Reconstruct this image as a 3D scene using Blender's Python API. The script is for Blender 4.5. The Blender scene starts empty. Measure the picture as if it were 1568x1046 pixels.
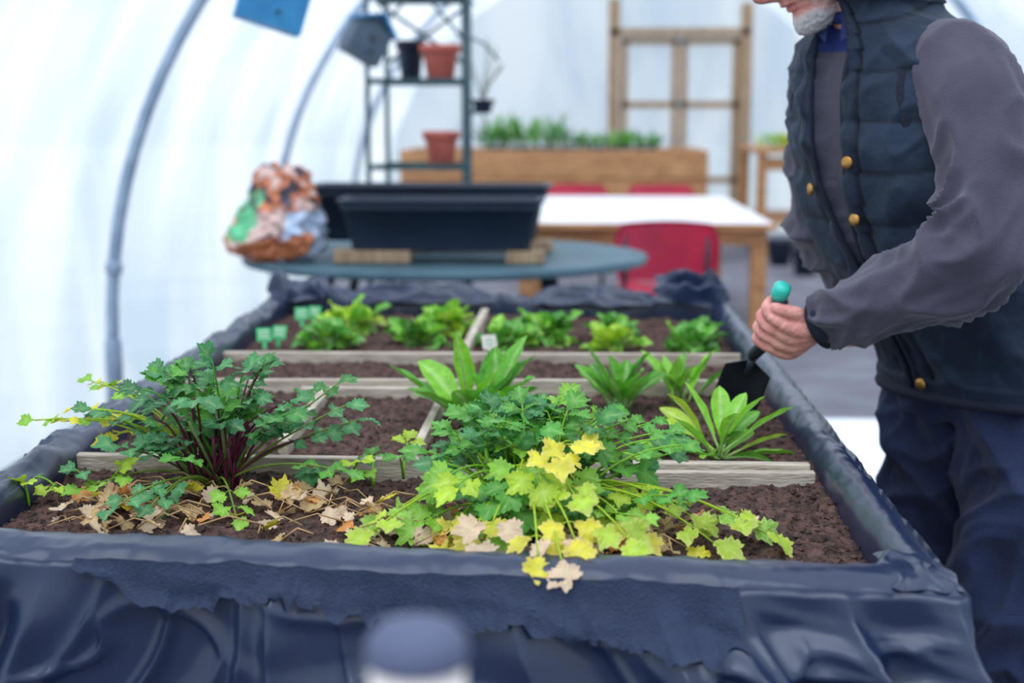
import bpy, math, random
from mathutils import Vector, Matrix, noise
random.seed(7)
PI=math.pi
def L(c):
    o=[]
    for x in c[:3]:
        x/=255.0
        o.append(x/12.92 if x<=0.04045 else ((x+0.055)/1.055)**2.4)
    return tuple(o)+(1.0,)
def nz(x,y=0.0,z=0.0): return noise.noise(Vector((x,y,z)))
def lerp(a,b,t): return a+(b-a)*t
def sstep(a,b,x):
    t=max(0,min(1,(x-a)/(b-a))); return t*t*(3-2*t)
scene=bpy.context.scene
scene.view_settings.view_transform='Standard'

# ------------------------------------------------ materials
def mat(name,c1,c2=None,scale=8.0,rough=0.6,bump=0.0,bscale=60.0,metal=0.0,spec=0.5,attr=False,transl=0.0,stretch=None,sheen=0.0,coat=0.0):
    m=bpy.data.materials.new(name); m.use_nodes=True
    nt=m.node_tree; N=nt.nodes; K=nt.links
    p=N['Principled BSDF']; out=N['Material Output']
    p.inputs['Roughness'].default_value=rough
    p.inputs['Metallic'].default_value=metal
    p.inputs['Specular IOR Level'].default_value=spec
    p.inputs['Sheen Weight'].default_value=sheen
    p.inputs['Coat Weight'].default_value=coat
    tc=N.new('ShaderNodeTexCoord'); mp=N.new('ShaderNodeMapping')
    K.new(tc.outputs['Object'],mp.inputs['Vector'])
    if stretch: mp.inputs['Scale'].default_value=stretch
    colsock=None
    nt1=N.new('ShaderNodeTexNoise'); nt1.inputs['Scale'].default_value=scale; nt1.inputs['Detail'].default_value=6
    K.new(mp.outputs[0],nt1.inputs['Vector'])
    if attr:
        a=N.new('ShaderNodeAttribute'); a.attribute_name='Col'
        hs=N.new('ShaderNodeHueSaturation')
        mr=N.new('ShaderNodeMapRange'); mr.inputs[1].default_value=0.3; mr.inputs[2].default_value=0.7
        mr.inputs[3].default_value=0.82; mr.inputs[4].default_value=1.15
        K.new(nt1.outputs['Fac'],mr.inputs[0]); K.new(mr.outputs[0],hs.inputs['Value'])
        K.new(a.outputs['Color'],hs.inputs['Color']); colsock=hs.outputs[0]
    else:
        if c2 is None: c2=tuple(x*0.85 for x in c1[:3])
        r=N.new('ShaderNodeValToRGB')
        r.color_ramp.elements[0].position=0.35; r.color_ramp.elements[1].position=0.65
        r.color_ramp.elements[0].color=L(c2); r.color_ramp.elements[1].color=L(c1)
        K.new(nt1.outputs['Fac'],r.inputs['Fac']); colsock=r.outputs[0]
    K.new(colsock,p.inputs['Base Color'])
    if bump>0:
        n2=N.new('ShaderNodeTexNoise'); n2.inputs['Scale'].default_value=bscale; n2.inputs['Detail'].default_value=5
        K.new(mp.outputs[0],n2.inputs['Vector'])
        b=N.new('ShaderNodeBump'); b.inputs['Strength'].default_value=bump; b.inputs['Distance'].default_value=0.01
        K.new(n2.outputs['Fac'],b.inputs['Height']); K.new(b.outputs[0],p.inputs['Normal'])
    if transl>0:
        t=N.new('ShaderNodeBsdfTranslucent'); K.new(colsock,t.inputs['Color'])
        mx=N.new('ShaderNodeMixShader'); mx.inputs[0].default_value=transl
        K.new(p.outputs[0],mx.inputs[1]); K.new(t.outputs[0],mx.inputs[2]); K.new(mx.outputs[0],out.inputs['Surface'])
    return m

def poly_mat():
    m=bpy.data.materials.new('polythene'); m.use_nodes=True
    nt=m.node_tree; N=nt.nodes; K=nt.links
    N.remove(N['Principled BSDF']); out=N['Material Output']
    tr=N.new('ShaderNodeBsdfTranslucent'); tp=N.new('ShaderNodeBsdfTransparent'); df=N.new('ShaderNodeBsdfDiffuse')
    tc=N.new('ShaderNodeTexCoord'); mp=N.new('ShaderNodeMapping'); mp.inputs['Scale'].default_value=(1,0.8,0.3)
    n=N.new('ShaderNodeTexNoise'); n.inputs['Scale'].default_value=1.6; n.inputs['Detail'].default_value=7; n.inputs['Distortion'].default_value=.6
    K.new(tc.outputs['Object'],mp.inputs[0]); K.new(mp.outputs[0],n.inputs['Vector'])
    r=N.new('ShaderNodeValToRGB'); r.color_ramp.elements[0].position=0.36; r.color_ramp.elements[1].position=0.60
    r.color_ramp.elements[0].color=(0.58,0.69,0.82,1); r.color_ramp.elements[1].color=(0.84,0.89,0.95,1)
    K.new(n.outputs['Fac'],r.inputs[0]); K.new(r.outputs[0],tr.inputs['Color'])
    df.inputs['Color'].default_value=(0.80,0.85,0.90,1); K.new(r.outputs[0],tp.inputs['Color'])
    a=N.new('ShaderNodeMixShader'); a.inputs[0].default_value=0.25
    b=N.new('ShaderNodeMixShader'); b.inputs[0].default_value=0.34
    K.new(tr.outputs[0],a.inputs[1]); K.new(df.outputs[0],a.inputs[2])
    K.new(a.outputs[0],b.inputs[1]); K.new(tp.outputs[0],b.inputs[2]); K.new(b.outputs[0],out.inputs['Surface'])
    return m
M={}
M['poly']=poly_mat()
M['floor']=mat('ground_fabric',(124,124,134),(98,98,108),3,0.9,0.4,40)
M['ground']=mat('outside_ground',(176,182,182),(160,168,166),1,0.9)
M['sheet']=mat('white_sheet',(238,240,246),(230,233,240),3,0.5,0.2,6)
M['steel']=mat('galvanised_steel',(158,176,196),(134,152,174),10,0.45,0.1,50,metal=0.0)
M['liner']=mat('black_liner',(27,41,72),(22,35,64),5,0.30,0.12,16,spec=0.6)
M['flap']=mat('liner_fleece',(40,53,82),(32,44,71),30,0.7,0.5,300)
M['soil']=mat('soil',(108,78,68),(52,37,33),60,0.95,1.0,160)
M['leaf']=mat('leaf',(0,0,0),attr=True,scale=60,rough=0.42,bump=0.35,bscale=120,transl=0.30)
M['board']=mat('weathered_board',(204,190,172),(164,150,134),14,0.8,0.4,50,stretch=(1,6,6))
M['boardy']=mat('weathered_board_b',(204,190,172),(164,150,134),14,0.8,0.4,50,stretch=(6,1,6))
M['wood']=mat('warm_wood',(198,146,98),(156,106,66),6,0.65,0.3,30,stretch=(1,6,6))
M['woodv']=mat('door_wood',(172,146,116),(140,114,88),6,0.7,0.2,20,stretch=(6,6,1))
M['tablew']=mat('white_laminate',(238,236,240),(226,224,230),4,0.4)
M['teal']=mat('teal_plastic',(80,108,120),(64,92,104),5,0.55,0.15,30,spec=.3)
M['trough']=mat('trough_plastic',(30,42,60),(24,35,52),6,0.45,0.1,50,spec=.35)
M['red']=mat('red_plastic',(196,36,70),(172,26,58),4,0.4)
M['dark']=mat('dark_metal',(40,48,58),(30,38,48),8,0.5)
M['stand']=mat('green_metal',(48,82,88),(34,62,70),8,0.45)
M['terra']=mat('terracotta',(200,106,90),(174,86,74),12,0.8,0.3,60)
M['blue']=mat('blue_paint',(44,136,186),(32,112,164),8,0.5,0.2,40)
M['slate']=mat('slate_paint',(70,88,104),(54,70,88),8,0.6)
M['turq']=mat('turquoise_plastic',(50,196,176),(40,176,158),8,0.35)
M['tag']=mat('green_tag',(70,196,120),(54,174,104),30,0.4)
M['attr']=mat('printed_plastic',(0,0,0),attr=True,scale=20,rough=0.35,bump=0.4,bscale=24)
M['vest']=mat('vest_cloth',(0,0,0),attr=True,scale=25,rough=0.75,bump=0.25,bscale=70,sheen=0.08,spec=.28)
M['fleece']=mat('fleece_cloth',(80,75,90),(68,64,79),10,0.95,0.25,320,sheen=0.25,spec=.15)
M['trouser']=mat('navy_work_cloth',(42,52,86),(32,41,70),10,0.85,0.4,260,sheen=0.12,spec=.3)
M['navy']=mat('navy_knit',(22,31,50),(17,25,42),10,0.9,0.3,200)
M['shirt']=mat('blue_shirt',(32,46,110),(24,36,90),10,0.85)
M['skin']=mat('skin',(230,162,150),(206,130,122),35,0.5,0.4,140)
M['head']=mat('head_skin',(0,0,0),attr=True,scale=60,rough=0.6,bump=0.4,bscale=160)
M['brass']=mat('brass',(196,150,84),(170,124,64),20,0.35,metal=0.8)
M['boot']=mat('boot_leather',(60,44,36),(40,30,26),12,0.5,0.3,60)
M['eye']=mat('eye_white',(225,222,218),(215,212,208),4,0.2)
M['postw']=mat('post_white',(246,234,228),(236,222,218),6,0.6)
M['postg']=mat('post_cap_grey',(92,98,126),(78,84,112),6,0.7)

# ------------------------------------------------ mesh builder
class MB:
    def __init__(s): s.v=[];s.f=[];s.mi=[];s.c=[];s.sm=[]
    def add(s,vs,fs,mi=0,col=(1,1,1,1),cols=None,smooth=True):
        o=len(s.v); s.v+= [tuple(v) for v in vs]
        s.c+= cols if cols else [col]*len(vs)
        for f in fs: s.f.append(tuple(i+o for i in f)); s.mi.append(mi); s.sm.append(smooth)
    def box(s,c,d,mi=0,rz=0,M4=None,col=(1,1,1,1)):
        vs=[]
        for x in(-.5,.5):
            for y in(-.5,.5):
                for z in(-.5,.5):
                    p=Vector((x*d[0],y*d[1],z*d[2]))
                    if M4: p=M4@p
                    else:
                        p=Matrix.Rotation(rz,3,'Z')@p+Vector(c)
                    vs.append(p)
        s.add(vs,[(0,1,3,2),(4,6,7,5),(0,4,5,1),(2,3,7,6),(0,2,6,4),(1,5,7,3)],mi,col,smooth=False)
    def beam(s,a,b,w,h,mi=0,up=(0,0,1)):
        a=Vector(a);b=Vector(b);d=(b-a); ln=d.length; d.normalize(); up=Vector(up)
        if abs(d.dot(up))>.98: up=Vector((0,1,0))
        r=d.cross(up).normalized(); u=r.cross(d)
        R=Matrix((r,d,u)).transposed().to_4x4(); R.translation=(a+b)/2
        s.box(None,(w,ln,h),mi,M4=R)
    def rings(s,rs,mi=0,col=(1,1,1,1),cols=None,cap0=True,cap1=True,closed=True,smooth=True):
        n=len(rs[0]); vs=[p for r in rs for p in r]; fs=[]
        for i in range(len(rs)-1):
            for j in range(n if closed else n-1):
                k=(j+1)%n; fs.append((i*n+j,i*n+k,(i+1)*n+k,(i+1)*n+j))
        if closed and cap0: fs.append(tuple(reversed(range(n))))
        if closed and cap1: fs.append(tuple((len(rs)-1)*n+j for j in range(n)))
        s.add(vs,fs,mi,col,cols,smooth)
    def tube(s,pts,rad,n=8,mi=0,col=(1,1,1,1),sub=0,disp=None,flat=None,up0=(0,0,1),cap=True):
        pts=[Vector(p) for p in pts]
        if not hasattr(rad,'__len__'): rad=[rad]*len(pts)
        if sub:
            np_,nr=[],[]
            m=len(pts)
            for i in range(m-1):
                p0=pts[max(0,i-1)];p1=pts[i];p2=pts[i+1];p3=pts[min(m-1,i+2)]
                for k in range(sub):
                    t=k/sub
                    np_.append(0.5*((2*p1)+(p2-p0)*t+(2*p0-5*p1+4*p2-p3)*t*t+(3*p1-p0-3*p2+p3)*t**3))
                    tt=t*t*(3-2*t); nr.append(lerp(rad[i],rad[i+1],tt))
            np_.append(pts[-1]); nr.append(rad[-1]); pts,rad=np_,nr
        m=len(pts); u=Vector(up0); rs=[]
        for i in range(m):
            d=(pts[min(m-1,i+1)]-pts[max(0,i-1)]).normalized()
            if abs(d.dot(u))>.99: u=Vector((0.1,1,0.05)).normalized() if abs(d.y)<.9 else Vector((1,0,0))
            u=(u-d*u.dot(d)).normalized(); w=d.cross(u)
            ring=[]
            for j in range(n):
                a=2*PI*j/n; r=rad[i]
                if disp: r+=disp(i/(m-1),a,pts[i])
                fu,fw=(flat if flat else (1,1))
                ring.append(pts[i]+u*math.cos(a)*r*fu+w*math.sin(a)*r*fw)
            rs.append(ring)
        s.rings(rs,mi,col,cap0=cap,cap1=cap)
    def lathe(s,c,prof,n=32,mi=0,sx=1,sy=1,col=(1,1,1,1),R=None,cap0=True,cap1=True):
        rs=[]
        for r,z in prof:
            ring=[]
            for j in range(n):
                a=2*PI*j/n; p=Vector((r*math.cos(a)*sx,r*math.sin(a)*sy,z))
                if R: p=R@p
                ring.append(p+Vector(c))
            rs.append(ring)
        s.rings(rs,mi,col,cap0=cap0,cap1=cap1)
    def sphere(s,c,r,mi=0,n=12,sc=(1,1,1),col=(1,1,1,1)):
        s.lathe(c,[(max(1e-4,r*math.sin(PI*k/n)),-r*math.cos(PI*k/n)*sc[2]) for k in range(n+1)],n*2,mi,sc[0],sc[1],col)
    def build(s,name,mats,parent=None,bevel=0):
        me=bpy.data.meshes.new(name); me.from_pydata(s.v,[],s.f); me.update()
        me.polygons.foreach_set('use_smooth',s.sm); me.polygons.foreach_set('material_index',s.mi)
        ca=me.color_attributes.new('Col','FLOAT_COLOR','POINT')
        ca.data.foreach_set('color',[x for c in s.c for x in c])
        for m in mats: me.materials.append(M[m])
        o=bpy.data.objects.new(name,me); scene.collection.objects.link(o)
        if parent: o.parent=parent
        if bevel:
            b=o.modifiers.new('bevel','BEVEL'); b.width=bevel; b.segments=2; b.limit_method='ANGLE'; b.angle_limit=0.7
        return o
def empty(name,loc=(0,0,0)):
    e=bpy.data.objects.new(name,None); scene.collection.objects.link(e); e.location=(0,0,0); e.empty_display_size=.1; return e
def remesh(o,vox,smooth=4,disp=None):
    m=o.modifiers.new('r','REMESH'); m.mode='VOXEL'; m.voxel_size=vox
    if smooth:
        k=o.modifiers.new('s','SMOOTH'); k.iterations=smooth; k.factor=0.6
    dg=bpy.context.evaluated_depsgraph_get(); dg.update()
    me=bpy.data.meshes.new_from_object(o.evaluated_get(dg))
    o.modifiers.clear(); old=o.data; mats=[x for x in old.materials]; o.data=me
    if len(me.materials)==0:
        for x in mats: me.materials.append(x)
    if disp:
        ns=[v.normal.copy() for v in me.vertices]
        for v,n in zip(me.vertices,ns): v.co=v.co+n*disp(v.co,n)
    me.polygons.foreach_set('use_smooth',[True]*len(me.polygons)); me.update()

# ------------------------------------------------ tunnel shell
XC,ZC,R=0.545,0.335,2.75
Y0,Y1=-3.0,16.6
def prof(a0,a1,n,low=None):
    return [(XC+R*math.cos(a),ZC+R*math.sin(a)) for a in [lerp(a0,a1,i/n) for i in range(n+1)]]
def shell(name,pts):
    b=MB(); ny=60; vs=[];fs=[];m=len(pts)
    for i in range(ny+1):
        y=lerp(Y0,Y1,i/ny)
        for x,z in pts:
            vs.append((x,y,z))
    for i in range(ny):
        for j in range(m-1): fs.append((i*m+j,i*m+j+1,(i+1)*m+j+1,(i+1)*m+j))
    b.add(vs,fs); return b.build(name,['poly'])
ra=math.radians
shell('wall_left',[(XC-R,0.0),(XC-R,0.15)]+prof(PI,ra(125),16))
shell('ceiling',prof(ra(125),ra(55),20))
shell('wall_right',prof(ra(55),0,16)+[(XC+R,0.15),(XC+R,0)])
def endwall(name,y):
    b=MB(); pr=[(XC+R,0)]+prof(0,PI,40)+[(XC-R,0)]
    b.add([(x,y,z) for x,z in pr],[tuple(range(len(pr)))],smooth=False); return b.build(name,['poly'])
endwall('wall_back',Y1); endwall('wall_front',Y0)
b=MB(); b.box((XC,(Y0+Y1)/2,-.03),(2*R,Y1-Y0,.06)); b.build('floor',['floor'])
b=MB(); b.box((0,7,-.12),(120,120,.1)); b.build('ground',['ground'])
for i,y in enumerate([-.7,2.9,6.5,10.1,13.7]):
    b=MB(); rr=R-.035
    pts=[(XC-rr,y,0),(XC-rr,y,.15)]+[(XC+rr*math.cos(a),y,ZC+rr*math.sin(a)) for a in [lerp(PI,0,k/48) for k in range(49)]]+[(XC+rr,y,.15),(XC+rr,y,0)]
    b.tube(pts,.030,12)
    for sgn in(-1,1):
        b.lathe((XC+sgn*rr,y,0),[(.040,0),(.040,.30),(.034,.31)],16)
    b.lathe((XC-rr+.02,y,.62),[(.034,0),(.040,.01),(.040,.05),(.034,.06)],16)
    b.build('tunnel_hoop',['steel'])
b=MB(); y=16.48
for x in (.41,1.90): b.beam((x,y,0),(x,y,2.66 if x<1 else 2.60),.13,.10)
b.beam((.36,y,2.28),(1.94,y,2.28),.10,.09)
b.build('door_frame',['woodv'],bevel=.008)
for nm,xa,xb in (('door_1',.49,1.145),('door_2',1.165,1.83)):
    b=MB(); yy=y+.02
    for x in(xa+.04,xb-.04): b.beam((x,yy,.02),(x,yy,2.2),.08,.05)
    for z in(.08,.62,1.47,2.18): b.beam((xa,yy,z),(xb,yy,z),.05,.08)
    b.build(nm,['woodv'],bevel=.006)

# ------------------------------------------------ raised bed
bed=empty('raised_bed')
OUT=[(-.86,1.66),(.44,1.545),(.435,4.10),(-.89,4.16)]
INN=[(-.80,1.745),(.385,1.645),(.385,4.03),(-.83,4.09)]
ZR=.83
def outp(s):
    i=int(s)%4; t=s-int(s); a=OUT[i];c=OUT[(i+1)%4]; return Vector((lerp(a[0],c[0],t),lerp(a[1],c[1],t),0))
def innp(s):
    i=int(s)%4; t=s-int(s); a=INN[i];c=INN[(i+1)%4]; return Vector((lerp(a[0],c[0],t),lerp(a[1],c[1],t),0))
def ridge(v): return 1-min(1,abs(v)*2.4)
def fold(s,z):
    side=int(s)%4; Ls=[1.3,2.55,1.33,2.5][side]; x=(s-side)*Ls+side*3.7
    d=max(0,ZR-z)
    A=sstep(0,.11,d)
    w=x+.5*d*math.sin(x*4.1+1)+.03*nz(x*3,z*5,1.7)
    p1=max(0,1-abs(nz(w*5.2,z*.8,3))*2.6); p2=max(0,1-abs(nz(w*10.5,z*1.5,9.1))*3.0)
    f=.046*p1*p1+.014*p2*p2-.014
    f+=.014*max(0,1-abs(nz(x*3+z*11,z*6-x*5,6))*3.4)**2
    if side==0:
        X=(s)*1.3-.86
        k=sstep(.08,.16,X)*sstep(.050,.075,d+.02*nz(X*8))*(1-sstep(.40,.44,X))
        q=max(0,1-abs(nz(X*6-z*20,z*15+X*6,5))*2.6)
        f+=k*(.020+.030*q*q+.006*nz(X*16,z*22,4))
        k2=1-sstep(-.72,-.62,X); f+=k2*.016*math.sin(X*62+6*nz(z*6))*A
        f+=.024*math.exp(-((X-.10)/.018)**2)*A+.018*math.exp(-((X-.425)/.02)**2)*sstep(0,.03,d)
    return A*f
def rimz(s,t):
    side=int(s)%4; Ls=[1.3,2.55,1.33,2.5][side]; x=(s-side)*Ls
    amp=[.0035,.004,.016,.010][side]
    z=amp*nz(x*7,t*1.5,side*5)*1.4+amp*.8*(ridge(nz(x*13+t*2,t*2,side*3+1))-.4)+.0015*nz(x*45,t*5,6)
    if side==0: z+=.004*max(0,1-abs(nz(x*2.2+t*1.5,t*3.2,4))*5)
    if side==2: z+=.040*math.exp(-((x-.12)/.05)**2)+.045*math.exp(-((x-1.22)/.06)**2)
    return z
b=MB(); NS=[420,380,300,380]; ss=[]
for i in range(4): ss+=[i+k/NS[i] for k in range(NS[i])]
prf=[('i',1.05,.735),('i',1.03,.775),('i',1.0,.805)]+[('t',t,0) for t in(.93,.84,.7,.55,.4,.25,.13,.05,0)]
zs=[.818,.808,.798]+[.798-.006*k for k in range(1,42)]+[.5,.44,.38,.30,.22,.14,.07,.0]
rs=[]
for s in ss:
    o=outp(s); i=innp(s); d=(o-i); w=d.length; d.normalize(); row=[]
    for k,t,z in prf:
        if k=='i': p=o.lerp(i,t)+Vector((0,0,z+rimz(s,t)*.5))
        else:
            rz=ZR-.016*(2*abs(t-.5))**3
            if int(s)%4==1: rz=ZR+.004-.030*(2*abs(t-.5))**2.2
            p=o.lerp(i,t)+Vector((0,0,rz+rimz(s,t)))
            p+=d*(.006*nz(s*40,t*3,1))
        row.append(p)
    for z in zs:
        q=min(1,(.83-z)/.06)
        p=o+d*(fold(s,z)+.004)+Vector((0,0,z+rimz(s,0)*(1-q)))
        row.append(p)
    rs.append(row)
rs.append(rs[0])
m=len(rs[0]); vs=[p for r in rs for p in r]; fs=[]
for i in range(len(rs)-1):
    for j in range(m-1): fs.append((i*m+j,i*m+j+1,(i+1)*m+j+1,(i+1)*m+j))
b.add(vs,fs); b.build('liner',['liner'],bed)
b=MB(); rows=[]; nx=520; nd=16
for i in range(nx+1):
    X=lerp(-.60,.185,i/nx); s=(X+.86)/1.30
    o=outp(s); inn=innp(s); d=(o-inn).normalized()
    jag=.034+.028*(X+.6)/.8+.018*nz(X*7,3)+.014*max(0,1-abs(nz(X*21,7))*4)+.004*nz(X*90,2)+.006*(1 if nz(X*40,4)>0.12 else 0)
    jag*=sstep(-.62,-.48,X)*.7+.3
    row=[]
    for k in range(nd+1):
        t=k/nd; z=.822-t*jag
        p=o+d*(fold(s,z)*.9+.008+.009*t*t*(1+1.3*nz(X*15,t*2)))+Vector((0,0,z+rimz(s,0)*(1-t)))
        row.append(p)
    rows.append(row)
m=nd+1; vs=[p for r in rows for p in r]; fs=[]
for i in range(nx):
    for j in range(m-1): fs.append((i*m+j,i*m+j+1,(i+1)*m+j+1,(i+1)*m+j))
b.add(vs,fs); b.build('liner_flap',['flap'],bed)
b=MB()
def cloth(c,u,v,amp,seed,n=40,mi=0):
    c=Vector(c);u=Vector(u);v=Vector(v);nn=u.cross(v).normalized(); vs=[];fs=[]
    for i in range(n+1):
        for j in range(n+1):
            a=i/n-.5; e=j/n-.5
            p=c+u*a*(1+.25*nz(e*4,seed))+v*e*(1+.3*nz(a*4,seed+2))
            ed=1-(2*max(abs(a),abs(e)))**4*.9
            p+=nn*(amp*ed*(max(0,1-abs(nz(a*2+seed,e*2.4+a,seed))*3)+.3*nz(a*5,e*5,seed))-.01*(1-ed)); vs.append(p)
    for i in range(n):
        for j in range(n):
            k=i*(n+1)+j; fs.append((k,k+1,k+n+2,k+n+1))
    b.add(vs,fs,mi)
cloth((.400,1.615,.832),(.080,-.006,-.004),(.0,.12,.002),.006,1.3)
cloth((-.82,4.10,.850),(.18,0,.03),(0,.14,.06),.05,4.4)
cloth((.33,4.08,.855),(.20,0,-.02),(0,.13,.06),.06,8.1)
cloth((.05,4.07,.835),(.34,0,0),(0,.11,.02),.03,11.1)
cloth((-.45,4.10,.835),(.40,0,0),(0,.11,.02),.03,15.1)
b.build('liner_folds',['liner'],bed)
b=MB()
for p,q in((0,1),(1,2),(2,3),(3,0)):
    a=Vector((lerp(OUT[p][0],INN[p][0],.55),lerp(OUT[p][1],INN[p][1],.55),.5)); c=Vector((lerp(OUT[q][0],INN[q][0],.55),lerp(OUT[q][1],INN[q][1],.55),.5))
    b.beam(a,c,.02,.56)
for p in range(4):
    b.box((lerp(OUT[p][0],INN[p][0],1.3),lerp(OUT[p][1],INN[p][1],1.3),.38),(.06,.06,.76))
b.build('timber_frame',['wood'],bed)
def soilz(x,y):
    z=.780+.010*nz(x*4,y*4,1)+.006*nz(x*14,y*14,4)+.006*nz(x*34,y*34,7)+.005*nz(x*75,y*75,3)
    z+=.010*nz(x*2.2,y*1.5,8)+.010*max(0,nz(x*22,y*22,12)-.15)
    return z
b=MB(); nx,ny=330,640; vs=[];fs=[]
for j in range(ny+1):
    for i in range(nx+1):
        tx=i/nx;ty=(j/ny)**1.25
        x0=lerp(INN[0][0],INN[3][0],ty)-.01;x1=lerp(INN[1][0],INN[2][0],ty)+.01
        x=lerp(x0,x1,tx); ya=lerp(INN[0][1],INN[1][1],tx)-.01; y=lerp(ya,4.09,ty)
        vs.append((x,y,soilz(x,y)+.0022*nz(x*170,y*170,2)))
for j in range(ny):
    for i in range(nx):
        k=j*(nx+1)+i; fs.append((k,k+1,k+nx+2,k+nx+1))
b.add(vs,fs,smooth=True)
rnd=random.Random(3)
for k in range(13000):
    x=rnd.uniform(-.80,.385); y=1.73+2.3*rnd.random()**1.8
    r=rnd.choice([.0015,.002,.002,.003,.003,.004,.006]) *rnd.uniform(.7,1.2)
    c=Vector((x,y,soilz(x,y)+r*.3)); vs=[]
    for d in((1,0,0),(-1,0,0),(0,1,0),(0,-1,0),(0,0,1),(0,0,-1)):
        vs.append(c+Vector(d)*r*rnd.uniform(.6,1.3)+Vector((rnd.uniform(-1,1),rnd.uniform(-1,1),0))*r*.3)
    b.add(vs,[(0,2,4),(2,1,4),(1,3,4),(3,0,4),(2,0,5),(1,2,5),(3,1,5),(0,3,5)],smooth=False)
b.build('soil',['soil'],bed)
b=MB()
def plank(a,c,h=.05,t=.018,top=.806,mi=0):
    b.beam((a[0],a[1],top-h/2),(c[0],c[1],top-h/2),t,h,mi)
plank((-.81,2.22),(.37,2.205),.06,.02,.808)
plank((.03,2.175),(.375,2.185),.05,.018,.800)
plank((-.82,2.86),(.38,2.90),.07,.020,.812)
plank((-.56,2.83),(-.12,2.84),.05,.018,.803)
plank((-.83,3.24),(.38,3.26),.06,.02,.806)
plank((-.265,2.23),(-.262,2.84),.05,.016,.806,1)
plank((-.50,2.36),(-.51,2.83),.05,.02,.800,1)
plank((-.26,3.27),(-.255,3.95),.06,.02,.815,1)
b.build('divider_boards',['board','boardy'],bed,bevel=.002)

# ------------------------------------------------ plants
G1=L((70,140,66));G2=L((96,170,60));G3=L((142,198,58));G4=L((184,214,50));YL=L((234,220,56));DR=L((206,170,120));GD=L((54,120,72)); PUR=L((112,40,68)); PK=L((232,200,168)); GB=L((80,150,90)); OR_=L((224,144,64))
def mixc(a,c,t): return tuple(lerp(a[i],c[i],t) for i in range(3))+(1,)
def jit(c,r,k=.15):
    f=1+r.uniform(-k,k); return (c[0]*f,c[1]*f,c[2]*f,1)
def leaflet(b,p,d,n,Ln,col,edge=None,droop=.3,rg=random):
    d=d.normalized(); s=d.cross(n)
    if s.length<1e-4: s=Vector((1,0,0))
    s.normalize(); n=s.cross(d)
    K=45; c=p+d*Ln*.42; vs=[c];lt=mixc(col,(.75,.9,.4,1),.20); cols=[lt]
    l2=rg.uniform(.75,1.0); rp=rg.uniform(0,6); asy=rg.uniform(-.10,.10)
    outer=[];inner=[];ci=[];co_=[]
    ec=edge or mixc(col,(0,0,0,1),.12)
    T=(1.08,1.01,.90)
    for k in range(K):
        th=2*PI*k/K
        if th>PI: th-=2*PI
        at=abs(th+asy)
        lob=max(math.exp(-(at/.40)**2),l2*.88*math.exp(-((at-.95)/.38)**2),.30*math.exp(-((at-1.65)/.4)**2))
        r=.34+.24*lob
        if at>2.0: r=lerp(.30,.42,sstep(2.2,3.1,at))
        if at<2.4: r*=T[k%3]*(1+.05*math.sin(th*5+rp))
        wsc=1.0 if at<2.2 else .72
        for f,lst in((.55,inner),(1,outer)):
            x=math.cos(th)*r*f;y=math.sin(th)*r*f*wsc
            z=-droop*((x+.3)**2)*.7+.05*math.sin(th*3+rp)*f+.18*abs(y)+(.025 if k%3==0 else -.015)*f
            lst.append(c+d*x*Ln+s*y*Ln+n*z*Ln)
        ci.append(lt if lob>.85 else col); co_.append(mixc(col,ec,.5) if k%3==0 else ec)
    vs+=inner+outer
    cols+=ci+co_
    fs=[(0,1+k,1+(k+1)%K) for k in range(K)]+[(1+k,1+K+k,1+K+(k+1)%K,1+(k+1)%K) for k in range(K)]
    b.add(vs,fs,0,cols=cols)
def bez(a,c,e,t): return a*(1-t)**2+c*2*t*(1-t)+e*t*t
def compound(b,base,az,reach,h,end,size,col,rg,stem=G3,edge=None,pairs=2,face=-.25,drop=0):
    out=Vector((math.cos(az),math.sin(az),0))
    P1=base+out*reach*.35+Vector((0,0,h)); P2=base+out*reach+Vector((0,0,end))
    pts=[bez(base,P1,P2,k/10) for k in range(11)]
    b.tube(pts,[lerp(.0026,.0012,k/10) for k in range(11)],5,0,stem)
    tang=(pts[-1]-pts[-2]).normalized()
    def nrm():
        return (Vector((rg.uniform(-.5,.5),rg.uniform(-.5,.4)+face,1))).normalized()
    def dirf(v): 
        v=v.copy(); v.z=v.z*.6+rg.uniform(-.25,.15)-drop; return v
    leaflet(b,pts[-1],dirf(tang),nrm(),size,jit(col,rg),edge,rg.uniform(.1,.6),rg)
    side=tang.cross(Vector((0,0,1)))
    if side.length<.1: side=Vector((1,0,0))
    side.normalize()
    for q in range(pairs):
        t=.90-.17*q; p=bez(base,P1,P2,t)
        for sg in(-1,1):
            dv=(side*sg*rg.uniform(.8,1.1)+tang*rg.uniform(.4,.9)); st=p+dv.normalized()*size*.18
            b.tube([p,st],.0009,4,0,stem)
            leaflet(b,st,dirf(dv),nrm(),size*rg.uniform(.7,.98)*(1-.1*q),jit(col,rg),edge,rg.uniform(.1,.6),rg)
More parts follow.
